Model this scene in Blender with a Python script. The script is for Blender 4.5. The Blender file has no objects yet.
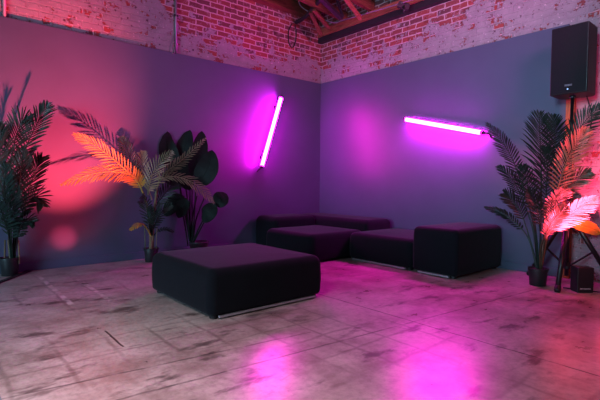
import bpy, math, random
from mathutils import Vector, Matrix
random.seed(7)
C = bpy.context.scene.collection
sc = bpy.context.scene
sc.view_settings.view_transform = 'Standard'
sc.view_settings.look = 'None'
sc.view_settings.exposure = 0.15
sc.view_settings.gamma = 0.86

# ------------------------------------------------------------------ camera
CAM = Vector((-5.73794521, -6.13264384, 1.1)); F = 437.09
RT = Vector((0.76003847, -0.64980817, 0.00953219))
UP = Vector((0.01841223, 0.03619273, 0.9991752))
FW = Vector((0.6496172, 0.75923608, -0.03947228))
cd = bpy.data.cameras.new('camera'); co = bpy.data.objects.new('camera', cd); C.objects.link(co)
cd.sensor_width = 36.0; cd.lens = F / 600 * 36; cd.clip_start = .05
co.matrix_world = Matrix(((RT.x, UP.x, -FW.x, CAM.x), (RT.y, UP.y, -FW.y, CAM.y), (RT.z, UP.z, -FW.z, CAM.z), (0, 0, 0, 1)))
sc.camera = co

def at(px, py, Z):
    """world point seen at photo pixel (px, py), Z metres in front of the lens"""
    return CAM + Z * (FW + RT * ((px - 300) / F) - UP * ((py - 200) / F))
def aty(px, py, Y):
    d = FW + RT * ((px - 300) / F) - UP * ((py - 200) / F); return CAM + d * ((Y - CAM.y) / d.y)
def atx(px, py, X):
    d = FW + RT * ((px - 300) / F) - UP * ((py - 200) / F); return CAM + d * ((X - CAM.x) / d.x)
def arc(q, a, b, fn):
    return [fn(x, y, a + (b - a) * k / (len(q) - 1)) for k, (x, y) in enumerate(q)]
def depth(p):
    return (Vector(p) - CAM).dot(FW)

# ------------------------------------------------------------------ mesh helpers
class MB:
    def __init__(s): s.v = []; s.f = []
    def add(s, vs, fs):
        n = len(s.v); s.v += [Vector(v) for v in vs]; s.f += [tuple(i + n for i in f) for f in fs]; return s
    def box(s, a, b):
        x0, y0, z0 = a; x1, y1, z1 = b
        return s.add([(x0,y0,z0),(x1,y0,z0),(x1,y1,z0),(x0,y1,z0),(x0,y0,z1),(x1,y0,z1),(x1,y1,z1),(x0,y1,z1)],
                     [(0,3,2,1),(4,5,6,7),(0,1,5,4),(1,2,6,5),(2,3,7,6),(3,0,4,7)])
    def bar(s, p, q, w, h, up=(0, 0, 1)):
        p = Vector(p); q = Vector(q); t = (q - p).normalized(); u = Vector(up)
        a = t.cross(u)
        if a.length < 1e-4: a = t.cross(Vector((1, 0, 0)))
        a.normalize(); b = a.cross(t).normalized(); vs = []
        for c in (p, q):
            for i, j in ((-1,-1),(1,-1),(1,1),(-1,1)): vs.append(c + a * (i * w / 2) + b * (j * h / 2))
        return s.add(vs, [(0,1,2,3),(7,6,5,4),(0,4,5,1),(1,5,6,2),(2,6,7,3),(3,7,4,0)])
    def tube(s, pts, r, n=8):
        pts = [Vector(p) for p in pts]; m = len(pts)
        rs = r if isinstance(r, (list, tuple)) else [r] * m
        vs = []; fs = []; prev = None
        for i, p in enumerate(pts):
            t = (pts[min(i + 1, m - 1)] - pts[max(i - 1, 0)]).normalized()
            a = prev - t * prev.dot(t) if prev is not None else t.cross(Vector((.3, .2, 1)))
            if a.length < 1e-5: a = t.cross(Vector((1, 0, 0)))
            a.normalize(); prev = a; b = t.cross(a)
            for k in range(n):
                g = 2 * math.pi * k / n; vs.append(p + (a * math.cos(g) + b * math.sin(g)) * rs[i])
        for i in range(m - 1):
            for k in range(n):
                k2 = (k + 1) % n; fs.append((i*n+k, i*n+k2, (i+1)*n+k2, (i+1)*n+k))
        fs.append(tuple(range(n))[::-1]); fs.append(tuple((m-1)*n + k for k in range(n)))
        return s.add(vs, fs)
    def lathe(s, c, prof, n=24):
        c = Vector(c); vs = []; fs = []; m = len(prof)
        for r, z in prof:
            for k in range(n):
                g = 2 * math.pi * k / n; vs.append(c + Vector((r * math.cos(g), r * math.sin(g), z)))
        for i in range(m - 1):
            for k in range(n):
                k2 = (k + 1) % n; fs.append((i*n+k, i*n+k2, (i+1)*n+k2, (i+1)*n+k))
        fs.append(tuple(range(n))[::-1]); fs.append(tuple((m-1)*n + k for k in range(n)))
        return s.add(vs, fs)
    def build(s, name, mat, parent=None, smooth=False, label=None):
        off = Vector((0, 0, 0)); q = parent
        while q is not None: off += q.location; q = q.parent
        me = bpy.data.meshes.new(name); me.from_pydata([tuple(v - off) for v in s.v], [], s.f); me.update()
        me.materials.append(mat)
        if smooth: me.shade_smooth()
        o = bpy.data.objects.new(name, me); C.objects.link(o); o.parent = parent
        if label: o['label'] = label
        return o
def autosmooth(o, ang=40):
    o.data.shade_smooth()
    o.data.set_sharp_from_angle(angle=math.radians(ang)); return o
def tag(o, label, cat, group=None):
    o['label'] = label; o['category'] = cat
    if group: o['group'] = group
    return o
def thing(name, label, cat, loc, group=None):
    o = bpy.data.objects.new(name, None); C.objects.link(o); o.location = loc; o.empty_display_size = .1
    return tag(o, label, cat, group)
def struct(o): o['kind'] = 'structure'; return o
def spline(P, n):
    """Catmull-Rom through the points, n+1 samples"""
    P = [Vector(p) for p in P]; Q = [2 * P[0] - P[1]] + P + [2 * P[-1] - P[-2]]; out = []
    m = len(P) - 1
    for i in range(n + 1):
        u = i / n * m; k = min(int(u), m - 1); t = u - k
        a, b, c, d = Q[k], Q[k+1], Q[k+2], Q[k+3]
        out.append(.5 * ((2*b) + (c - a) * t + (2*a - 5*b + 4*c - d) * t*t + (3*b - a - 3*c + d) * t**3))
    return out

# ------------------------------------------------------------------ materials
def new_mat(name):
    m = bpy.data.materials.new(name); m.use_nodes = True
    return m, m.node_tree.nodes, m.node_tree.links, m.node_tree.nodes['Principled BSDF']
def setp(b, **k):
    for key, v in k.items():
        key = {'base': 'Base Color', 'rough': 'Roughness', 'metal': 'Metallic', 'spec': 'Specular IOR Level', 'sheen': 'Sheen Weight',
               'sheenr': 'Sheen Roughness', 'em': 'Emission Color', 'ems': 'Emission Strength', 'coat': 'Coat Weight', 'sheent': 'Sheen Tint',
               'trans': 'Transmission Weight'}[key]
        if isinstance(v, tuple) and len(v) == 3: v = v + (1,)
        b.inputs[key].default_value = v
class N:
    """small node-wiring helper"""
    def __init__(s, nt): s.nt = nt
    def new(s, t, **k):
        n = s.nt.nodes.new(t)
        for a, v in k.items(): setattr(n, a, v)
        return n
    def put(s, sock, v):
        if isinstance(v, bpy.types.NodeSocket): s.nt.links.new(v, sock)
        elif isinstance(v, (int, float)) and sock.type == 'RGBA': sock.default_value = (v, v, v, 1)
        elif isinstance(v, tuple) and sock.type == 'RGBA' and len(v) == 3: sock.default_value = v + (1,)
        else: sock.default_value = v
    def math(s, op, a, b=0.0, c=0.0):
        n = s.new('ShaderNodeMath', operation=op)
        for i, v in enumerate((a, b, c)): s.put(n.inputs[i], v)
        return n.outputs[0]
    def mix(s, f, a, b, mode='MIX'):
        n = s.new('ShaderNodeMix', data_type='RGBA', blend_type=mode)
        s.put(n.inputs[0], f); s.put(n.inputs[6], a); s.put(n.inputs[7], b); return n.outputs[2]
    def ramp(s, v, lo, hi, a=0.0, b=1.0):
        n = s.new('ShaderNodeMapRange', interpolation_type='SMOOTHSTEP')
        for i, q in enumerate((v, lo, hi, a, b)): s.put(n.inputs[i], q)
        return n.outputs[0]
    def noise(s, vec, scale, detail=4, rough=.55):
        n = s.new('ShaderNodeTexNoise'); n.inputs['Scale'].default_value = scale; n.inputs['Detail'].default_value = detail
        n.inputs['Roughness'].default_value = rough; s.put(n.inputs['Vector'], vec); return n.outputs['Fac']
    def bump(s, h, strength, dist, nrm=None):
        n = s.new('ShaderNodeBump'); n.inputs['Strength'].default_value = strength; n.inputs['Distance'].default_value = dist
        s.put(n.inputs['Height'], h)
        if nrm is not None: s.put(n.inputs['Normal'], nrm)
        return n.outputs[0]

def simple(name, base, rough=.6, var=.15, scale=30, bump=0.0, **k):
    m, nd, lk, b = new_mat(name); setp(b, rough=rough, **k); n = N(m.node_tree)
    g = n.new('ShaderNodeTexCoord').outputs['Object']
    f = n.noise(g, scale)
    lo = tuple(c * (1 - var) for c in base); hi = tuple(min(1, c * (1 + var)) for c in base)
    lk.new(n.mix(f, lo, hi), b.inputs['Base Color'])
    if bump: lk.new(n.bump(f, bump, .01), b.inputs['Normal'])
    return m

def brick_mat(name, axis):
    m, nd, lk, b = new_mat(name); n = N(m.node_tree)
    pos = n.new('ShaderNodeNewGeometry').outputs['Position']
    sp = n.new('ShaderNodeSeparateXYZ'); lk.new(pos, sp.inputs[0])
    cb = n.new('ShaderNodeCombineXYZ'); a = sp.outputs[axis]; z = sp.outputs['Z']
    warp = n.math('MULTIPLY', n.math('SUBTRACT', n.noise(pos, 8, 3), .5), .055)
    lk.new(n.math('ADD', a, warp), cb.inputs[0]); lk.new(n.math('ADD', z, n.math('MULTIPLY', warp, .5)), cb.inputs[1])
    def brick(c1, c2, mo, ms):
        t = n.new('ShaderNodeTexBrick'); lk.new(cb.outputs[0], t.inputs['Vector'])
        for k, v in (('Color1', c1), ('Color2', c2), ('Mortar', mo)): t.inputs[k].default_value = v + (1,)
        for k, v in (('Scale', 1), ('Mortar Size', ms), ('Mortar Smooth', .25), ('Bias', 0), ('Brick Width', .245), ('Row Height', .083)): t.inputs[k].default_value = v
        return t
    bk = brick((.27, .050, .042), (.085, .035, .05), (.47, .38, .42), .0105)
    rnd = brick((0, 0, 0), (1, 1, 1), (.5, .5, .5), .001)
    fine = n.noise(pos, 26, 6, .7); big = n.noise(pos, 1.7, 4); mid = n.noise(pos, 6.5, 4, .6)
    along = n.math('MULTIPLY', a, -1.0)
    lim = n.math('ADD', 3.36, n.ramp(along, 2.75, 3.5, 0, .9))
    e = n.math('MULTIPLY', n.math('SUBTRACT', lim, z), 1.6)                      # + where plaster survives
    e = n.math('MINIMUM', n.math('MAXIMUM', e, -.6), .33)
    e = n.math('ADD', e, n.math('MULTIPLY', n.math('SUBTRACT', big, .5), 1.0))
    e = n.math('ADD', e, n.math('MULTIPLY', n.math('SUBTRACT', mid, .5), 2.3))
    e = n.math('ADD', e, n.math('MULTIPLY', n.math('SUBTRACT', fine, .5), .9))
    rb = n.new('ShaderNodeRGBToBW'); lk.new(rnd.outputs['Color'], rb.inputs[0])
    e = n.math('ADD', e, n.math('MULTIPLY', n.math('SUBTRACT', rb.outputs[0], .5), .42))
    mask = n.ramp(e, -.04, .06)
    plast = n.mix(mid, (.20, .185, .215), (.36, .335, .37))
    plast = n.mix(n.ramp(fine, .60, .70), plast, (.62, .57, .62))
    plast = n.mix(n.ramp(n.noise(pos, 17, 3), .36, .28), plast, (.10, .06, .09))
    brc = n.mix(n.math('MULTIPLY', fine, .8), bk.outputs['Color'], (.40, .22, .24), 'MIX')
    brc = n.mix(.55, brc, bk.outputs['Color'])
    brc = n.mix(n.ramp(n.noise(pos, 13, 5, .7), .54, .66, 0, .75), brc, (.40, .31, .36))
    brc = n.mix(n.ramp(n.noise(pos, 5, 3), .42, .30, 0, .6), brc, (.06, .025, .03))
    lk.new(n.mix(mask, brc, plast), b.inputs['Base Color'])
    h = n.math('ADD', n.math('MULTIPLY', bk.outputs['Fac'], -.5), n.math('ADD', n.math('MULTIPLY', mask, .6), n.math('MULTIPLY', fine, .5)))
    lk.new(n.bump(h, .7, .02), b.inputs['Normal']); setp(b, rough=.85, spec=.25)
    return m

def wall_paint(name, base):
    m, nd, lk, b = new_mat(name); n = N(m.node_tree)
    pos = n.new('ShaderNodeNewGeometry').outputs['Position']
    lk.new(n.mix(n.noise(pos, 2.2, 5), tuple(c * .88 for c in base), tuple(c * 1.1 for c in base)), b.inputs['Base Color'])
    lk.new(n.math('ADD', .37, n.math('MULTIPLY', n.noise(pos, 5), .08)), b.inputs['Roughness'])
    h = n.math('ADD', n.math('MULTIPLY', n.noise(pos, 160, 2), .35), n.noise(pos, 3, 2))
    lk.new(n.bump(h, .06, .02), b.inputs['Normal']); setp(b, spec=.5)
    return m

def floor_mat():
    m, nd, lk, b = new_mat('polished_concrete'); n = N(m.node_tree)
    pos = n.new('ShaderNodeNewGeometry').outputs['Position']
    sp = n.new('ShaderNodeSeparateXYZ'); lk.new(pos, sp.inputs[0]); X, Y = sp.outputs['X'], sp.outputs['Y']
    big = n.noise(pos, .9, 5, .6); mid = n.noise(pos, 3.2, 6, .65); fine = n.noise(pos, 22, 5, .7)
    col = n.mix(n.ramp(mid, .32, .68), (.31, .225, .21), (.56, .455, .44))
    col = n.mix(n.math('MULTIPLY', n.ramp(big, .40, .66), .6), col, (.60, .51, .50))
    col = n.mix(n.math('MULTIPLY', n.ramp(fine, .40, .75), .45), col, (.20, .15, .13))
    st = n.new('ShaderNodeMapping'); lk.new(pos, st.inputs['Vector']); st.inputs['Scale'].default_value = (1.1, 2.6, 1); st.inputs['Rotation'].default_value = (0, 0, .5)
    blot = n.noise(st.outputs[0], 1.9, 5, .6)
    col = n.mix(n.math('MULTIPLY', n.ramp(blot, .55, .68), .80), col, (.085, .06, .055))
    # ghost of old square tiles
    gx = n.math('ABSOLUTE', n.math('SUBTRACT', n.math('FRACT', n.math('DIVIDE', n.math('ADD', n.math('ADD', X, n.math('MULTIPLY', n.math('SUBTRACT', n.noise(pos, 2.5, 3), .5), .08)), 20), .31)), .5))
    gy = n.math('ABSOLUTE', n.math('SUBTRACT', n.math('FRACT', n.math('DIVIDE', n.math('ADD', n.math('ADD', Y, n.math('MULTIPLY', n.math('SUBTRACT', n.noise(pos, 2.9, 3), .5), .08)), 20), .31)), .5))
    g = n.ramp(n.math('MAXIMUM', gx, gy), .43, .49)
    g = n.math('MULTIPLY', g, n.ramp(n.noise(pos, .75, 3), .46, .62))
    col = n.mix(n.math('MULTIPLY', g, .40), col, (.13, .095, .085))
    def line(c, val, w):
        wob = n.math('MULTIPLY', n.math('SUBTRACT', n.noise(pos, 4, 3), .5), .03)
        return n.ramp(n.math('ABSOLUTE', n.math('SUBTRACT', n.math('ADD', c, wob), val)), w, w * .5)
    def between(c, lo, hi): return n.math('MULTIPLY', n.math('GREATER_THAN', c, lo), n.math('LESS_THAN', c, hi))
    cut = n.math('MAXIMUM', line(X, -2.80, .009), n.math('MULTIPLY', line(n.math('ADD', Y, n.math('MULTIPLY', X, .09)), -4.36, .012), .7))
    cut = n.math('MAXIMUM', cut, n.math('MULTIPLY', line(n.math('ADD', Y, n.math('MULTIPLY', X, .13)), -4.24, .012), n.math('MULTIPLY', n.math('LESS_THAN', X, -3.6), .6)))
    cut = n.math('MULTIPLY', cut, n.ramp(n.noise(pos, 5, 3), .35, .55, .35, 1))
    cut = n.math('MAXIMUM', cut, n.math('MULTIPLY', line(X, -4.76, .009), between(Y, -3.2, -2.8)))
    col = n.mix(n.math('MULTIPLY', cut, .85), col, (.03, .02, .02))
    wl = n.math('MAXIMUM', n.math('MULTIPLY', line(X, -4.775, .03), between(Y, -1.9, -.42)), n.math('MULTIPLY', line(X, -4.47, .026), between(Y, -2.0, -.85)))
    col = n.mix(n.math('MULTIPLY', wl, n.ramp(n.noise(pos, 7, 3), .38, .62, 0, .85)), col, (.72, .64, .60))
    edge = n.math('GREATER_THAN', -5.47, X)
    col = n.mix(n.math('MULTIPLY', edge, n.math('LESS_THAN', Y, -3.1)), col, (.22, .22, .27))
    lk.new(col, b.inputs['Base Color'])
    r = n.math('ADD', .22, n.math('MULTIPLY', mid, .16)); lk.new(r, b.inputs['Roughness'])
    h = n.math('ADD', n.math('MULTIPLY', fine, .25), n.math('ADD', mid, n.math('MULTIPLY', cut, -.8)))
    lk.new(n.bump(h, .10, .02), b.inputs['Normal']); setp(b, spec=.5)
    return m

def wood_mat(name, c1, c2, stretch):
    m, nd, lk, b = new_mat(name); n = N(m.node_tree)
    pos = n.new('ShaderNodeNewGeometry').outputs['Position']
    mp = n.new('ShaderNodeMapping'); lk.new(pos, mp.inputs['Vector']); mp.inputs['Scale'].default_value = stretch
    f = n.noise(mp.outputs[0], 6, 6, .65)
    lk.new(n.mix(n.ramp(f, .3, .7), c1, c2), b.inputs['Base Color']); setp(b, rough=.75, spec=.3)
    lk.new(n.bump(f, .4, .01), b.inputs['Normal'])
    return m
def deck_mat():
    m, nd, lk, b = new_mat('roof_boards'); n = N(m.node_tree)
    pos = n.new('ShaderNodeNewGeometry').outputs['Position']
    sp = n.new('ShaderNodeSeparateXYZ'); lk.new(pos, sp.inputs[0])
    u = n.math('DIVIDE', n.math('ADD', sp.outputs['X'], 20), .18)
    gap = n.ramp(n.math('ABSOLUTE', n.math('SUBTRACT', n.math('FRACT', u), .5)), .44, .48)
    wn = n.new('ShaderNodeTexWhiteNoise', noise_dimensions='1D'); lk.new(n.math('FLOOR', u), wn.inputs['W'])
    col = n.mix(wn.outputs['Value'], (.22, .08, .05), (.10, .04, .03))
    col = n.mix(n.math('MULTIPLY', n.noise(pos, 9, 5), .5), col, (.1, .04, .03))
    lk.new(n.mix(gap, col, (.02, .01, .01)), b.inputs['Base Color']); setp(b, rough=.8, spec=.25)
    return m

def fabric(name, base, sheen=.35):
    m, nd, lk, b = new_mat(name); n = N(m.node_tree)
    g = n.new('ShaderNodeTexCoord').outputs['Object']
    f = n.noise(g, 9, 4); w = n.noise(g, 420, 2)
    lk.new(n.mix(f, tuple(c * .8 for c in base), tuple(c * 1.2 for c in base)), b.inputs['Base Color'])
    setp(b, rough=.92, spec=.15, sheen=sheen, sheenr=.45, sheent=(.75, .8, .9))
    lk.new(n.bump(n.math('ADD', f, n.math('MULTIPLY', w, .15)), .12, .02), b.inputs['Normal'])
    return m
def leaf_mat(name, c1, c2, rough=.42, trans=.15):
    m, nd, lk, b = new_mat(name); n = N(m.node_tree)
    g = n.new('ShaderNodeTexCoord').outputs['Object']
    lk.new(n.mix(n.ramp(n.noise(g, 7, 3), .3, .7), c1, c2), b.inputs['Base Color']); setp(b, rough=rough, spec=.5)
    t = n.new('ShaderNodeBsdfTranslucent'); t.inputs[0].default_value = tuple(min(1, c * 1.6) for c in c2) + (1,)
    mx = n.new('ShaderNodeMixShader'); mx.inputs[0].default_value = trans
    lk.new(b.outputs[0], mx.inputs[1]); lk.new(t.outputs[0], mx.inputs[2])
    lk.new(mx.outputs[0], m.node_tree.nodes['Material Output'].inputs['Surface'])
    return m
def emit_mat(name, col, s):
    m, nd, lk, b = new_mat(name); setp(b, base=(.8, .7, .8), em=col, ems=s, rough=.4); return m

M = {}
M['wall'] = wall_paint('slate_wall_paint', (.080, .103, .160))
M['base'] = wall_paint('slate_trim_paint', (.080, .103, .160))
M['brick_l'] = brick_mat('old_brick_long_wall', 'X'); M['brick_r'] = brick_mat('old_brick_side_wall', 'Y')
M['floor'] = floor_mat(); M['deck'] = deck_mat()
M['joist'] = wood_mat('rough_sawn_timber', (.11, .045, .03), (.21, .09, .055), (1, 9, 9))
M['plate'] = wood_mat('timber_plate', (.20, .08, .05), (.34, .14, .09), (9, 1, 9))
M['jamb'] = wood_mat('stained_post', (.26, .10, .05), (.42, .18, .09), (9, 9, 1))
M['steel'] = simple('dark_painted_steel', (.028, .024, .034), .5, .3, 20, .1)
M['galv'] = simple('painted_conduit', (.24, .23, .27), .45, .1, 40, metal=.3)
M['cable'] = simple('black_cable', (.015, .014, .018), .6, .2)
M['fabric'] = fabric('dark_charcoal_fabric', (.006, .008, .013), .10)
M['chrome'] = simple('satin_steel', (.45, .45, .50), .35, .05, 30, metal=.45)
M['black'] = simple('black_plastic', (.012, .013, .017), .5, .2, 60, .05)
M['blackmetal'] = simple('black_powdercoat', (.010, .010, .013), .38, .2, 60)
M['grille'] = simple('speaker_grille_cloth', (.007, .008, .014), .8, .4, 300, .5)
M['pot'] = simple('black_nursery_pot', (.016, .018, .022), .45, .2, 40)
M['soil'] = simple('dark_potting_soil', (.03, .022, .018), .95, .5, 60, .8)
M['trunk'] = simple('fibrous_palm_trunk', (.17, .115, .07), .85, .35, 40, .6)
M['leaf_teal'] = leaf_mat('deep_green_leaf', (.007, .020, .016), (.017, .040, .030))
M['leaf_green'] = leaf_mat('olive_green_leaf', (.13, .16, .09), (.25, .26, .15), .42, .2)  # olive green, lightened in place of more cool light on the middle palm
M['leaf_mid'] = leaf_mat('dim_red_lit_leaf', (.060, .050, .030), (.11, .080, .050))  # weaker copy with red light mixed into the leaf colour
M['leaf_glare'] = leaf_mat('glare_lit_leaf', (.40, .36, .30), (.52, .46, .38), .45, .3)  # lit copy: glare on the brightest frond put into the leaf colour
M['leaf_red_lit'] = leaf_mat('red_lit_leaf', (.26, .15, .09), (.36, .20, .13), .45, .25)  # lit copy of the palm leaf, red light put into its colour
M['leaf_orange_lit'] = leaf_mat('orange_lit_leaf', (.34, .32, .06), (.46, .44, .09), .45, .25)  # lit copy for the orange fronds, warm light put into the colour
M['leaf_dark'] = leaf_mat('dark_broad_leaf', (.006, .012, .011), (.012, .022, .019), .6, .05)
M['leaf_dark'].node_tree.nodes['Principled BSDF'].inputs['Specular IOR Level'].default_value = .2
M['leaf_orange'] = leaf_mat('ochre_broad_leaf', (.55, .36, .03), (.75, .50, .05), .45, .35)
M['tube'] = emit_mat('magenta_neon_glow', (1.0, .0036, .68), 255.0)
M['white'] = simple('pale_print', (.55, .56, .60), .6, .05)
M['led'] = emit_mat('blue_indicator', (.15, .5, 1.0), .8)
M['pcbadge'] = simple('grey_badge', (.16, .15, .19), .4, .1)
M['lens'] = simple('dark_gloss_panel', (.03, .012, .014), .2, .1)  # dark top panel of the equipment box

# ------------------------------------------------------------------ the room
H = 2.983
struct(MB().box((-12, -12, -.1), (.30, .30, 0)).build('floor', M['floor']))
struct(MB().box((-12, .04, 0), (.30, .30, 4.6)).build('wall_left_brick', M['brick_l']))
struct(MB().box((.04, -12, 0), (.30, .04, 4.6)).build('wall_right_brick', M['brick_r']))
struct(MB().box((-12, 0, 0), (.04, .04, H)).build('wall_left', M['wall']))
struct(MB().box((0, -4.225, 0), (.04, 0, H)).build('wall_right', M['wall']))
def baseboard(name, a, b, top):
    o = MB().box(a, b).build(name, M['base']); struct(o)
    md = o.modifiers.new('bevel', 'BEVEL'); md.width = .005; md.segments = 2
    return o
baseboard('baseboard_left', (-12, -.014, 0), (0, 0, .105), 0)
baseboard('baseboard_right', (-.014, -4.225, 0), (0, -.014, .105), 0)
struct(MB().box((-.012, -4.315, 0), (.04, -4.225, H - .03)).build('trim_1', M['jamb']))
struct(MB().box((-12, -12, 4.42), (.30, .30, 4.50)).build('ceiling', M['deck']))

def beam(name, p, q, w, h, mat, up=(0, 0, 1)):
    return struct(MB().bar(p, q, w, h, up).build(name, mat))
beam('ledger_beam', (-.005, .03, 3.785), (-.005, -9, 3.785), .09, .10, M['steel'])
beam('timber_beam', (-.015, .03, 3.90), (-.015, -9, 3.90), .11, .13, M['plate'])
beam('timber_beam', (-9, -.03, 4.22), (-.1, -.03, 4.22), .14, .20, M['joist'])
for k in range(9):                                                   # rafters bear on the ledger and slope up into the room
    y = -.62 - .62 * k
    beam('rafter', (.02, y, 4.06), (-3.2, y, 4.33), .07, .17, M['joist'])
for k in range(4):
    x = -1.15 - 1.3 * k
    beam('purlin', (x, .03, 4.40), (x, -9, 4.40), .12, .06, M['plate'])
# timber braces and dark steel webs in the corner
beam('timber_brace', at(321, 35, 7.75), at(311, 12, 7.3), .065, .045, M['joist'])
beam('timber_brace', at(329, 28, 7.6), at(314, 10, 7.1), .06, .045, M['joist'])
beam('timber_brace', at(361, 19, 7.15), at(342, -6, 6.7), .055, .045, M['plate'])
beam('steel_web', at(341, 18, 7.2), at(316, -6, 6.6), .07, .05, M['steel'])
beam('steel_web', at(343, 17, 7.2), at(335, -6, 6.9), .035, .035, M['steel'])

# ------------------------------------------------------------------ pipes and cables up high
def pipe(name, pts, r, mat, label, cat='pipe', n=14, group=None):
    return tag(MB().tube(spline(pts, n), r, 8).build(name, mat, None, True), label, cat, group)
t = thing('electrical_conduit', 'pale vertical conduit on the bare brick above the middle of the left wall', 'pipe', (-2.90, .02, 3.0))
MB().tube([(-2.905, .022, 2.99), (-2.905, .022, 4.12)], .018, 10).build('pipe', M['galv'], t, True)
MB().box((-2.935, .005, 3.52), (-2.875, .04, 3.545)).build('clamp', M['steel'], t)
MB().tube(spline([(-2.925, .02, 3.24), (-2.97, -.01, 3.12), (-2.99, -.01, 3.0), (-2.95, -.01, 2.965), (-2.93, .0, 3.05)], 16), .006, 6).build('wire_loop', M['galv'], t, True)
t = thing('electrical_conduit', 'thin vertical conduit on plastered brick at the far left edge', 'pipe', (-5.01, .02, 3.0))
MB().tube([(-5.01, .022, 2.99), (-5.01, .022, 4.12)], .018, 10).build('pipe', M['galv'], t, True)
MB().box((-5.04, .005, 3.40), (-4.98, .04, 3.425)).build('clamp', M['steel'], t)
pipe('bent_conduit', [at(326, -6, 7.0), at(320, 0, 7.2), at(309, 13, 7.55), at(303, 18.5, 7.7), at(296, 22.5, 7.86)], .035, M['steel'],
     'dark bent conduit crossing the roof timbers into the corner of the room')
pipe('thin_conduit', [at(298, -1, 7.6), (-.62, -.2, 4.17), at(331, 22, 7.65), at(345, 19.5, 7.45), at(400, 3.5, 6.6), at(420, -3, 6.3)], .010, M['galv'],
     'thin pale conduit running beside the roof beam over the right wall', n=30)
pipe('cable_loop', [(-.735, -.02, 3.93), (-.78, .015, 3.80), (-.77, .025, 3.62), (-.70, .03, 3.53), (-.63, .025, 3.60), (-.60, .02, 3.78), (-.66, -.02, 3.92)], .009, M['cable'],
     'black cable loop hanging on the brick left of the room corner', 'cable', 24)
t = thing('spot_clamp', 'small dark clamp fixed to the roof beam over the right wall', 'clamp', at(403, 7, 6.62))
MB().bar(at(398, 4, 6.6), at(409, 7.5, 6.6), .05, .09).build('bracket', M['steel'], t)
MB().tube([at(404, 6, 6.55), at(404, 11.5, 6.5)], .016, 8).build('bolt', M['steel'], t, True)

# ------------------------------------------------------------------ neon tubes
def neon(a, b, nrm, back, label):
    a = Vector(a); b = Vector(b); nrm = Vector(nrm); d = (b - a).normalized(); off = nrm * .12
    t = thing('neon_tube', label, 'light', (a + b) / 2, 'glowing tubes on the grey walls')
    MB().tube([a + off, b + off], .031, 16).build('glass_tube', M['tube'], t, True)
    hb = Vector(back); hb = (hb - d * hb.dot(d)).normalized(); hs = d.cross(hb); vs = []; fs = []; K = 14   # opaque half shell behind the tube
    for q in (a + off - d * .02, b + off + d * .02):
        for k in range(K + 1):
            g = math.radians(-58 + 116 * k / K); vs.append(q + (hb * math.cos(g) + hs * math.sin(g)) * .0325)
    fs = [(k, k + 1, K + 2 + k, K + 1 + k) for k in range(K)]
    MB().add(vs, fs).build('backing_shell', M['black'], t, True)
    for p, s in ((a, -1), (b, 1)):
        MB().tube([p + off + d * (s * .001), p + off + d * (s * .045)], .024, 14).build('end_cap', M['black'], t, True)
    for f in (.12, .88):
        p = a.lerp(b, f); MB().bar(p + nrm * .001, p + nrm * .088, .03, .03).build('wall_clip', M['black'], t)
    return t
n1 = neon((-1.048, 0, 2.560), (-1.441, 0, 1.383), (0, -1, 0), (.6, .8, 0), 'nearly upright glowing magenta tube on the left wall')
n2 = neon((0, -2.051, 2.085), (0, -3.246, 1.790), (-1, 0, 0), (.6, 0, .8), 'nearly level glowing magenta tube on the right wall')
e = Vector((-1.457, -.115, 1.335)); MB().tube(spline([e, e + Vector((-.02, .05, -.03)), e + Vector((-.015, .10, -.06))], 8), .007, 6).build('power_lead', M['cable'], n1, True)
e = Vector((-.115, -3.292, 1.778)); MB().tube(spline([e, e + Vector((.03, -.05, -.01)), e + Vector((.102, -.06, -.06))], 8), .010, 6).build('power_lead', M['cable'], n2, True)

# ------------------------------------------------------------------ seating
def slab(x0, x1, y0, y1, z0, z1, rc=.09, rt=.085, rb=.03, crown=.012):
    cx, cy = (x0 + x1) / 2, (y0 + y1) / 2; hx, hy = (x1 - x0) / 2, (y1 - y0) / 2; K = 7
    def ring(ins, z):
        r = max(rc - ins * .6, .02); a, b = hx - ins - r, hy - ins - r; out = []
        for sx, sy, g0 in ((1, 1, 0), (-1, 1, 90), (-1, -1, 180), (1, -1, 270)):
            for k in range(K):
                g = math.radians(g0 + 90 * k / (K - 1)); out.append((cx + sx * a + r * math.cos(g), cy + sy * b + r * math.sin(g), z))
        return out
    rings = []
    for k in range(4):
        g = math.pi / 2 * k / 3; rings.append(ring(rb * (1 - math.sin(g)), z0 + rb * (1 - math.cos(g))))
    for f in (.25, .5, .75): rings.append(ring(-.006 * math.sin(f * math.pi), z0 + rb + (z1 - rt - z0 - rb) * f))
    for k in range(8):
        g = math.pi / 2 * k / 7; rings.append(ring(rt * (1 - math.cos(g)), z1 - rt + rt * math.sin(g)))
    m = min(hx, hy)
    for q in (.25, .5, .75, .95): rings.append(ring(rt + (m - rt) * q * .9, z1 + crown * math.sin(q * math.pi / 2)))
    mb = MB(); n = 4 * K; vs = [v for r in rings for v in r]; fs = [tuple(range(n))[::-1]]
    for i in range(len(rings) - 1):
        for k in range(n): k2 = (k + 1) % n; fs.append((i*n+k, i*n+k2, (i+1)*n+k2, (i+1)*n+k))
    fs.append(tuple((len(rings) - 1) * n + k for k in range(n)))
    return mb.add(vs, fs)
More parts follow.
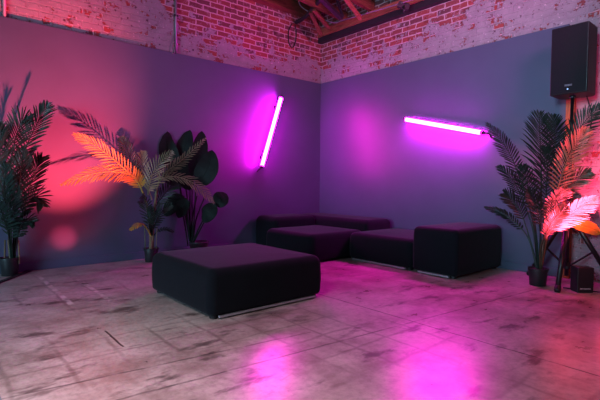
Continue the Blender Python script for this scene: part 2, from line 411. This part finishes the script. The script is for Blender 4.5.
def module(name, label, cat, x0, x1, y0, y1, z1, runner=None, group=None, **k):
    t = thing(name, label, cat, ((x0 + x1) / 2, (y0 + y1) / 2, 0), group)
    slab(x0, x1, y0, y1, .036, z1, **k).build('cushion', M['fabric'], t, True)
    MB().box((x0 + .05, y0 + .05, .018), (x1 - .05, y1 - .05, .05)).build('base', M['black'], t)
    for sx, sy in ((0, 0), (1, 0), (0, 1), (1, 1)):
        c = Vector((x0 + .075 if sx == 0 else x1 - .075, y0 + .075 if sy == 0 else y1 - .075, 0))
        MB().lathe(c, [(.03, 0), (.035, .004), (.035, .03)], 12).build('foot', M['black'], t)
    if runner == 'y-': MB().box((x0 + .09, y0 + .002, .014), (x1 - .09, y0 + .030, .030)).build('runner', M['chrome'], t, label='satin steel runner under the front edge')
    if runner == 'x-': MB().box((x0 + .002, y0 + .10, .012), (x0 + .030, y1 - .09, .031)).build('runner', M['chrome'], t, label='satin steel runner under the front edge')
    return t
module('ottoman', 'large square charcoal ottoman standing alone in the middle of the floor', 'ottoman', -4.065, -2.845, -3.105, -1.905, .408, 'y-', rc=.07, rt=.08)
g = 'modules of the corner sofa'
module('sofa_module', 'low dark corner sofa seat nearest the left wall, jutting out furthest', 'sofa module', -1.81, -.71, -1.79, -.71, .40, None, g)
module('sofa_module', 'low dark sofa seat between the corner seat and the tall end block', 'sofa module', -1.13, -.03, -2.91, -1.81, .40, 'x-', g)
module('sofa_module', 'dark sofa backrest block along the left wall with its squared end showing', 'sofa module', -1.56, -.71, -.695, -.09, .555, None, g, rc=.06, rt=.10)
module('sofa_module', 'dark sofa backrest block along the right wall meeting the room corner', 'sofa module', -.695, -.09, -1.795, -.09, .545, None, g, rc=.06, rt=.09)
module('sofa_module', 'tall dark sofa end block at the right end of the sofa near the palm', 'sofa module', -1.15, -.02, -3.53, -2.925, .578, 'x-', g, rc=.05, rt=.07)

# ------------------------------------------------------------------ plants
UPV = Vector((0, 0, 1)); TOCAM = Vector((-.62, -.78, 0))
def frond(pts, length, mat, root, n=26, start=.38, nrm=None, droop=.25, width=.0205, fwd=.75, rach=.008, sparse=1.0):
    """one feather leaf: curved rachis with paired narrow leaflets"""
    nrm = Vector(nrm) if nrm is not None else (TOCAM * .75 + UPV * .55)
    S = 60; C_ = spline(pts, S); mb = MB()
    mb.tube(C_[::2], [rach * (1.25 - .95 * i / (S // 2)) for i in range(len(C_[::2]))], 5)
    n = int(n * .82)
    for i in range(n):
        u = start + (1 - start) * (i + .5) / n; k = min(int(u * S), S - 1); p = C_[k].lerp(C_[k + 1], u * S - k)
        t = (C_[min(k + 2, S)] - C_[max(k - 1, 0)]).normalized()
        side = t.cross(nrm)
        if side.length < .05: side = t.cross(UPV)
        side.normalize(); up = side.cross(t).normalized()
        w = (u - start) / (1 - start)
        L = 1.22 * length * (math.sin(math.pi * min(1, w * .80 + .16)) ** .75) * (.92 + .16 * random.random())
        if w > .93: L *= .8
        for s in (-1, 1):
            if random.random() > sparse: continue
            a = fwd * (.85 + .75 * w) + random.uniform(-.07, .07)
            d = (t * math.sin(min(a, 1.35)) * .95 + side * s * math.cos(min(a, 1.2)) + up * random.uniform(-.02, .16)).normalized()
            wd = t * (width * .5) * (1 - .35 * w); q0 = p
            q1 = p + d * (L * .5) - UPV * (droop * L * .10); q2 = p + d * (L * .8) - UPV * (droop * L * .30); q3 = p + d * L - UPV * (droop * L * .52)
            e = d.cross(up).normalized() * (width * .5 * (1 - .3 * w)); v = up * (width * .22)
            mb.add([q0 - e * .4, q0 + e * .4, q1 - e, q1 + v * -.6, q1 + e, q2 - e * .75, q2 + e * .75, q3],
                   [(0, 3, 2), (0, 1, 3), (1, 4, 3), (2, 3, 5), (3, 6, 5), (3, 4, 6), (5, 6, 7)])
    for v in mb.v: v.x = min(v.x, -.018); v.y = min(v.y, -.018); v.z = max(v.z, .01)
    return mb.build('frond', mat, root)
def pot(c, r, h, root):
    MB().lathe(c, [(r * .80, 0), (r * .83, .004), (r * .97, h * .86), (r * 1.05, h * .87), (r * 1.06, h), (r * .98, h), (r * .94, h * .93)], 28).build('pot', M['pot'], root)
    autosmooth(root.children[-1])
    MB().lathe(Vector(c), [(r * .2, h * .86), (r * .93, h * .90), (r * .90, h * .93), (r * .3, h * .96)], 20).build('soil', M['soil'], root, True)

# left palm, at the frame's left edge
PA = Vector((-5.02, -.135, 0)); ZA = depth(PA)
r = thing('potted_palm', 'dark leafy palm in a black pot at the far left edge', 'plant', PA, 'feathery palms in black pots')
pot(PA, .10, .205, r)
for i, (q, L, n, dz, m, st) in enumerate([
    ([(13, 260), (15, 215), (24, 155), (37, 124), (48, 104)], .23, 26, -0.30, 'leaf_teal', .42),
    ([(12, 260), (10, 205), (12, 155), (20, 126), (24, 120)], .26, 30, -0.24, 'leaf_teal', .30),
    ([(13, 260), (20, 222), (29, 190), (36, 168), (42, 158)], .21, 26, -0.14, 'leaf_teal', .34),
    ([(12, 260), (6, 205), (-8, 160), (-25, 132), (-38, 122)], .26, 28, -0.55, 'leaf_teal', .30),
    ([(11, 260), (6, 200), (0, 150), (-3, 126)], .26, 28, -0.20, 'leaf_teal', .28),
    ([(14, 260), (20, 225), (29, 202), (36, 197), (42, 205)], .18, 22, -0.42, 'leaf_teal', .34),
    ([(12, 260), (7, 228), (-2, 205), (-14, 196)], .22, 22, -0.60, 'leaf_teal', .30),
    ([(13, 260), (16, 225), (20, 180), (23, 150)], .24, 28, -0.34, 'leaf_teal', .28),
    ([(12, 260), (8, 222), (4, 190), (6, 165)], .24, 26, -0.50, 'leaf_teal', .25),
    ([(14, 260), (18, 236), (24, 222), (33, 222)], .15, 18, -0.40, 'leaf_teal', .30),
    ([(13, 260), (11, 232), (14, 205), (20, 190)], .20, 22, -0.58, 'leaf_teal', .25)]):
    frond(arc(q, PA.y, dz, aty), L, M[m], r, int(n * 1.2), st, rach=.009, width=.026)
for x0, x1 in ((4, 5), (19, 18.5), (10, 8)): MB().tube([at(x0 + .5, 264, ZA), at(x1, 240, ZA)], [.010, .008], 6).build('stem', M['trunk'], r, True)
sp_ = MB().bar((-5.30, -.72, .006), (-4.80, -.02, .006), .05, .012).build('floor_strip', M['black'])  # flat black strip lying on the floor
tag(sp_, 'flat black strip on the floor at the foot of the far left palm', 'cable')

# middle palm with the lit orange fronds
PB = Vector((-3.405, -.27, 0)); ZB = depth(PB)
r = thing('potted_palm', 'palm in a black pot whose two leftward fronds glow orange', 'plant', PB, 'feathery palms in black pots')
pot(PB, .095, .185, r)
tr = MB().tube(spline([PB + Vector((0, 0, .16)), at(151, 240, ZB), at(150, 225, ZB), at(147, 206, ZB), at(143, 192, ZB)], 14), [.030 - .0012 * i for i in range(15)], 10).build('trunk', M['trunk'], r, True)
MB().tube(spline([PB + Vector((.02, 0, .16)), at(153, 228, ZB), at(155, 205, ZB), at(157, 190, ZB)], 10), [.018] * 11, 8).build('stem', M['trunk'], r, True)
for x0, x1 in ((145.5, 144.5), (156, 157)): MB().tube([at(x0, 252, ZB), at(x1, 226, ZB)], [.007, .006], 6).build('stem', M['leaf_green'], r, True)
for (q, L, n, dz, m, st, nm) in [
    ([(143, 193), (137, 181), (118, 163), (96, 146), (74, 134)], .17, 34, -0.34, 'leaf_orange_lit', .10, (-.45, -.80, .35)),
    ([(143, 193), (135, 177), (116, 172), (92, 174), (61, 185)], .17, 34, -0.36, 'leaf_orange_lit', .10, (-.40, -.75, .50)),
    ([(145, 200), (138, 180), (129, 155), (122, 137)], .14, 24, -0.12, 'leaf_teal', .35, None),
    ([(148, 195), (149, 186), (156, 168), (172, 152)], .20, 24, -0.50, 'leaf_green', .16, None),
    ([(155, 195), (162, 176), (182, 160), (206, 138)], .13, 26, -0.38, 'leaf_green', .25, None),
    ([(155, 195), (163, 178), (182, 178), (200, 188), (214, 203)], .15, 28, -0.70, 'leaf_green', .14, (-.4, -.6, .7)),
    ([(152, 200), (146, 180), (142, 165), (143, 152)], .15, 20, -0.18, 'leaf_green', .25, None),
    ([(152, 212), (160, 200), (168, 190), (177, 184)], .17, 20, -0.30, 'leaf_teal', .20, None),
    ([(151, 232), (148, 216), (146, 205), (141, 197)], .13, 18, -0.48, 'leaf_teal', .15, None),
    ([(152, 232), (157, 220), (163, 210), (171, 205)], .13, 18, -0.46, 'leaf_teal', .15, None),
    ([(151, 236), (145, 226), (140, 224), (130, 230)], .07, 14, -0.50, 'leaf_orange_lit', .45, None),
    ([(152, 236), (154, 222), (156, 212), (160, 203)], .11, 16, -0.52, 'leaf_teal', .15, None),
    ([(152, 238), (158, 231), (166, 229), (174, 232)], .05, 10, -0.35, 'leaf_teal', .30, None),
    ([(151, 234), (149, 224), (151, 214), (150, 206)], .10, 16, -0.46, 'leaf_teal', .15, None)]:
    frond(arc(q, PB.y, dz, aty), L, M[m], r, n, st, nm, rach=.009)

# broad-leaf plant behind the ottoman
PC = Vector((-2.70, -.30, 0)); ZC = depth(PC)
r = thing('broad_leaf_plant', 'dark broad paddle-leaved plant by the left wall behind the ottoman', 'plant', PC)
def blade(pts, wmax, nrm, mat, root, petiole=None, curl=.15, name='leaf'):
    S = 16; c = spline(pts, S); nrm = Vector(nrm).normalized(); mb = MB(); K = 6; vs = []; fs = []
    for i, p in enumerate(c):
        t = (c[min(i + 1, S)] - c[max(i - 1, 0)]).normalized(); sd = t.cross(nrm).normalized(); up = sd.cross(t)
        u = i / S; w = 1.12 * wmax / 2 * max(.02, math.sin(math.pi * (u ** .85)) ** .62)
        for k in range(K + 1):
            f = k / K * 2 - 1; vs.append(p + sd * (f * w) + up * (abs(f) ** 1.5 * curl * w + .004 * math.sin(i * 1.9) * abs(f)))
    for i in range(S):
        for k in range(K): fs.append((i*(K+1)+k, i*(K+1)+k+1, (i+1)*(K+1)+k+1, (i+1)*(K+1)+k))
    mb.add(vs, fs); mb.tube(c, [.008 * (1 - .8 * i / S) for i in range(S + 1)], 5)
    if petiole: mb.tube(spline(list(petiole) + [c[0]], 12), [.013 - .0004 * i for i in range(13)], 6)
    for v in mb.v: v.y = min(v.y, -.018); v.x = min(v.x, .025)
    return mb.build(name, mat, root, True)
px0, py0 = 191, 247
MB().lathe(PC, [(.11, 0), (.135, .20), (.145, .20), (.145, .225), (.13, .225), (.12, .20)], 24).build('pot', M['pot'], r, True)
MB().lathe(PC, [(.03, .17), (.12, .185), (.12, .2), (.03, .205)], 18).build('soil', M['soil'], r, True)
A = lambda x, y, d=0: at(x, y, ZC + d)
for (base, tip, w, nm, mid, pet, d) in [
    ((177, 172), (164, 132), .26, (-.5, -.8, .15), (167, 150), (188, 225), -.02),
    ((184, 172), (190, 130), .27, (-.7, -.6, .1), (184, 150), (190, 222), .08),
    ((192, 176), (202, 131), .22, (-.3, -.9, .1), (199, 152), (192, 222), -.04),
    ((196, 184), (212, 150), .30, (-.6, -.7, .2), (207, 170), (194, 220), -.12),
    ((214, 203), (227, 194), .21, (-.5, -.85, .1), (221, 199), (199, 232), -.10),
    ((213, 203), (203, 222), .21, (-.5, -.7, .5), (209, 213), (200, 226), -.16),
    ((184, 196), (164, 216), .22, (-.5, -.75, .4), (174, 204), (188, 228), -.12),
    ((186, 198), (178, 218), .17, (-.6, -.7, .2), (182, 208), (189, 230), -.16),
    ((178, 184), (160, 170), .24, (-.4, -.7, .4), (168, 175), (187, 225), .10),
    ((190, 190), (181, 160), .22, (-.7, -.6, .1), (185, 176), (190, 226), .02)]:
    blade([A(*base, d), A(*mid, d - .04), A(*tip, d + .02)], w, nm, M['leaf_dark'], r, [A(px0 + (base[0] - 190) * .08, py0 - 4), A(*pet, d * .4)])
for x0, x1, x2 in ((188, 184, 178), (193, 196, 205), (190, 192, 197)): MB().tube(spline([A(x0, 246), A(x1, 220), A(x2, 196)], 8), .010, 6).build('stem', M['leaf_dark'], r, True)

# right palm
PD = Vector((-.645, -4.215, 0)); ZD = depth(PD)
r = thing('potted_palm', 'tall bushy palm in a black pot between the sofa and the tripod', 'plant', PD, 'feathery palms in black pots')
pot(PD, .098, .19, r)
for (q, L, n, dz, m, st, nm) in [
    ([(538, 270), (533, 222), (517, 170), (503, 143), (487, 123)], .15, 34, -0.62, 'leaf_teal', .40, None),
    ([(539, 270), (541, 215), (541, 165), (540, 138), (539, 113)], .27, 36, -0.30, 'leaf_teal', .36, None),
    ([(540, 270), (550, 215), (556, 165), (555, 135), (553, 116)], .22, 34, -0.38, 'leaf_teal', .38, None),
    ([(541, 270), (550, 222), (561, 178), (572, 152), (586, 129)], .20, 34, -.66, 'leaf_red_lit', .40, None),
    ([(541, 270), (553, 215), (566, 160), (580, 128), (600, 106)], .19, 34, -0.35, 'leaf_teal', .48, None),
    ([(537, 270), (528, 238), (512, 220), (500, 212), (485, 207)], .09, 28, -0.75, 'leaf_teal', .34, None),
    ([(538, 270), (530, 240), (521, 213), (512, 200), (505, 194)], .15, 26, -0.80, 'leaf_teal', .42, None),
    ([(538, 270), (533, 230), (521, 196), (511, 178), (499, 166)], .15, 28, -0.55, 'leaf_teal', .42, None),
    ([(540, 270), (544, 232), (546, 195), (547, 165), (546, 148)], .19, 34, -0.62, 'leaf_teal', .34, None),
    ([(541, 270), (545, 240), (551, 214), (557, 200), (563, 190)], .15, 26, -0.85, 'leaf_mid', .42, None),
    ([(541, 270), (544, 243), (555, 226), (573, 212), (595, 197)], .16, 36, -0.70, 'leaf_glare', .42, (-.70, -.66, -.05)),
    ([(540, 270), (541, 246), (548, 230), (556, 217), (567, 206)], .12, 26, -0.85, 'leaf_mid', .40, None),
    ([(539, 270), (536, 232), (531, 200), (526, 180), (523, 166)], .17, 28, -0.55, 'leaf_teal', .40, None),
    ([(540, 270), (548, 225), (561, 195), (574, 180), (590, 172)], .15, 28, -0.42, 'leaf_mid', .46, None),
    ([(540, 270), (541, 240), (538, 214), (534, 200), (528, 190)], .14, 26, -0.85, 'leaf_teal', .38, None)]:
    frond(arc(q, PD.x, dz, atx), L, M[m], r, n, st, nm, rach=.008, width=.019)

# broad ochre leaf entering from the right edge
PE = Vector((-.45, -5.20, 0)); 
r = thing('broad_leaf_plant', 'plant at the right edge with one broad ochre leaf below the brightest frond', 'plant', PE)
MB().lathe(PE, [(.09, 0), (.11, .19), (.12, .19), (.12, .21), (.105, .21), (.10, .19)], 24).build('pot', M['pot'], r, True)
ZE = 4.80
blade([at(600, 233, ZE), at(592, 229, ZE - .03), at(581, 226, ZE - .06), at(569, 224, ZE - .05)], .13, (-.62, -.72, .30), M['leaf_orange'], r,
      [PE + Vector((0, 0, .19)), at(622, 262, ZE)], .2)

# ------------------------------------------------------------------ speaker on its tripod stand
SB = Vector((-.35, -4.40, 0)); z0 = 2.075
t = thing('speaker_stand', 'black tripod speaker stand holding up the speaker in front of the red brick', 'stand', SB)
MB().tube([SB + Vector((0, 0, .10)), SB + Vector((0, 0, 1.15))], .021, 14).build('lower_pole', M['blackmetal'], t, True)
MB().tube([SB + Vector((0, 0, 1.0)), SB + Vector((0, 0, z0 - .021))], .0165, 14).build('upper_pole', M['blackmetal'], t, True)
MB().lathe(SB, [(.030, .70), (.038, .71), (.038, .80), (.030, .81)], 16).build('collar', M['black'], t)
MB().lathe(SB, [(.026, .17), (.032, .18), (.032, .24), (.026, .25)], 16).build('lower_collar', M['black'], t)
MB().lathe(SB, [(.022, 1.10), (.028, 1.11), (.028, 1.19), (.020, 1.20)], 16).build('clamp', M['black'], t)
MB().tube([SB + Vector((-.03, -.01, 1.15)), SB + Vector((-.075, -.02, 1.15))], .014, 10).build('knob', M['black'], t, True)
for ang in (189, 70, 312):
    a = math.radians(ang); d = Vector((math.cos(a), math.sin(a), 0)); top = SB + d * .035 + Vector((0, 0, .755)); ft = SB + d * .49 + Vector((0, 0, .02))
    lg = MB().tube([top, ft], .025, 12).build('leg', M['blackmetal'], t, True)
    MB().tube([ft.lerp(top, .06), ft, ft + (ft - top).normalized() * .015], [.030, .032, .026], 12).build('foot', M['black'], lg, True)
    mid = top.lerp(ft, .52); lo = SB + d * .03 + Vector((0, 0, .21))
    MB().bar(lo, mid, .022, .012).build('brace', M['blackmetal'], t)
SX = -.53; y0, y1 = -4.226, -4.585; z0, z1 = 2.075, 2.80
t = thing('speaker', 'large black loudspeaker high on a pole at the upper right', 'speaker', (-.36, -4.42, z0))
def prism(poly, za, zb):
    n = len(poly); return MB().add([(x, y, za) for x, y in poly] + [(x, y, zb) for x, y in poly],
        [tuple(range(n))[::-1], tuple(range(n, 2 * n))] + [(k, (k + 1) % n, n + (k + 1) % n, n + k) for k in range(n)])
o = prism([(SX + .02, y1), (SX + .30, y1 + .002), (SX + .37, y1 + .05), (SX + .37, y0 - .05), (SX + .30, y0 - .002), (SX + .02, y0)][::-1], z0, z1).build('cabinet', M['black'], t)
md = o.modifiers.new('bevel', 'BEVEL'); md.width = .012; md.segments = 3
g_ = MB(); K = 8; vs = []                                             # gently bowed front grille
for zz in (z0 + .012, z1 - .012):
    for k in range(K + 1):
        f = k / K; vs.append((SX + .022 - .022 * math.sin(math.pi * f) - .002, y0 - .012 + (y1 - y0 + .024) * f, zz))
for zz in (z0 + .012, z1 - .012):
    for k in range(K + 1): f = k / K; vs.append((SX + .024, y0 - .012 + (y1 - y0 + .024) * f, zz))
W = K + 1; fs = []
for k in range(K):
    fs += [(k, W + k, W + k + 1, k + 1), (2*W+k, k, k+1, 2*W+k+1), (W+k, 3*W+k, 3*W+k+1, W+k+1)]
fs += [(0, 2*W, 3*W, W), (K, W + K, 3*W + K, 2*W + K)]
g_.add(vs, fs).build('grille', M['grille'], t)
bd = MB().box((SX - .024, -4.455, z0 + .075), (SX - .018, -4.385, z0 + .095)).build('badge', M['pcbadge'], t, label='small grey maker badge')
MB().lathe(Vector((0, 0, 0)), [(.008, 0), (.008, .004)], 12).build('indicator_lamp', M['led'], t, label='tiny blue lit indicator')
il = t.children[-1]
for v in il.data.vertices:
    c = v.co + t.location; v.co = Vector((SX - .018 - c.z, -4.415 + c.x, z0 + .045 + c.y)) - t.location
MB().lathe(Vector((-.35, -4.40, z0 - .02)), [(.03, 0), (.03, .03)], 16).build('pole_socket', M['black'], t)
MB().tube(spline([(-.25, -4.50, z0 + .02), (-.22, -4.52, z0 - .08), (-.25, -4.56, z0 - .22), (-.26, -4.54, z0 - .5)], 12), .006, 6).build('power_lead', M['cable'], t, True)

# small equipment box on the floor
BX = Vector((-.60, -4.625, 0)); fx = Vector((-.66, -.75, 0)).normalized(); sx_ = Vector((-fx.y, fx.x, 0)) * -1
t = thing('equipment_box', 'small black equipment box on the floor under the bright frond', 'box', BX)
def obox(c, w, d, za, zb, name, mat, par, bev=0.0, label=None):
    P = [c + sx_ * (w / 2 * i) + fx * (d / 2 * j) for i, j in ((-1, -1), (1, -1), (1, 1), (-1, 1))]
    o = prism([(p.x, p.y) for p in P], za, zb).build(name, mat, par, label=label)
    if bev: m_ = o.modifiers.new('bevel', 'BEVEL'); m_.width = bev; m_.segments = 3
    return o
obox(BX, .165, .125, .004, .262, 'housing', M['black'], t, .008)
obox(BX, .10, .07, .260, .266, 'top_panel', M['lens'], t, 0, 'dark glossy panel on top')
wm = MB(); xx = -.050
for w_, h_ in ((.009, .009), (.007, .011), (.009, .008), (.004, .012), (.008, .010), (.009, .009), (.004, .011), (.008, .009), (.010, .012), (.007, .013)):
    c = BX + fx * .064 + sx_ * (xx + w_ / 2); xx += w_ + .0035
    zc = .045; P = [c + sx_ * (w_ / 2 * i) + fx * .001 for i in (-1, 1)]
    wm.add([(P[0].x, P[0].y, zc - h_ / 2), (P[1].x, P[1].y, zc - h_ / 2), (P[1].x, P[1].y, zc + h_ / 2), (P[0].x, P[0].y, zc + h_ / 2)], [(0, 1, 2, 3)])
wm.build('wordmark', M['white'], t, label='short line of small pale lettering')
pipe('power_cable', [BX + sx_ * .12 - fx * .12 + Vector((0, 0, .012)), (-.50, -4.80, .012), (-.30, -4.86, .012), (-.12, -4.90, .03), (.0, -4.90, .25), (.02, -4.88, .6)], .007, M['cable'],
     'black cable rising against the brick right of the small black box', 'cable', 24)

# ------------------------------------------------------------------ light
def light(kind, name, loc, tgt, color, power, **k):
    ld = bpy.data.lights.new(name, kind); ld.color = color; ld.energy = power
    for a, v in k.items(): setattr(ld, a, v)
    o = bpy.data.objects.new(name, ld); C.objects.link(o); o.location = loc
    o.rotation_euler = (Vector(tgt) - Vector(loc)).to_track_quat('-Z', 'Y').to_euler(); return o
RS = (-3.98, -1.80, .16)
light('SPOT', 'red_floor_spot', RS, (-4.52, -.02, 1.90), (1.0, .072, .115), 2000, spot_size=math.radians(58), spot_blend=1.0, shadow_soft_size=.03)
light('SPOT', 'red_spot_edge_fill', RS, (-4.62, -.02, 1.55), (1.0, .07, .14), 60, spot_size=math.radians(84), spot_blend=1.0, shadow_soft_size=.03)  # wide weak second lamp, added to soften the spot's edge
LP = BX + Vector((-.24, -.14, .30))
light('SPOT', 'red_uplight', LP, LP + Vector((.36, .26, 1.7)), (1.0, .075, .17), 340, spot_size=math.radians(112), spot_blend=.7, shadow_soft_size=.03)
light('POINT', 'red_floor_fill', LP + Vector((-.02, -.16, .15)), (0, 0, 0), (1.0, .06, .12), 3, shadow_soft_size=.04)  # extra point lamp added to redden the floor and brick
light('SPOT', 'wall_reflection_spot', RS, (-4.42, -.01, .37), (1.0, .08, .20), 80, spot_size=math.radians(12), spot_blend=1.0, shadow_soft_size=.02)  # added narrow spot, stands in for the lamp's reflection in the wall
light('AREA', 'cool_daylight', (-9.5, -3.0, 1.6), (-3.6, -.4, .9), (.42, .74, .92), 100, size=2.2, spread=math.radians(100))
light('AREA', 'soft_room_light', (-7.4, -5.2, 3.2), (-6.0, -4.7, 0), (1.0, .90, .94), 66, size=1.4, spread=math.radians(80))
light('AREA', 'cool_wall_fill', (-9.0, -6.2, 2.5), (0, -3.7, 2.3), (.46, .76, .92), 30, size=1.0, spread=math.radians(40))  # unseen area light added to brighten the right wall with cool tone
light('AREA', 'pink_high_wash', (-2.2, -6.0, 3.3), (-.6, -1.0, 4.3), (1.0, .22, .60), 60, size=.8, spread=math.radians(90))
w = bpy.data.worlds.new('world'); sc.world = w; w.use_nodes = True
bg = w.node_tree.nodes['Background']; bg.inputs[0].default_value = (.40, .50, .85, 1); bg.inputs[1].default_value = .03
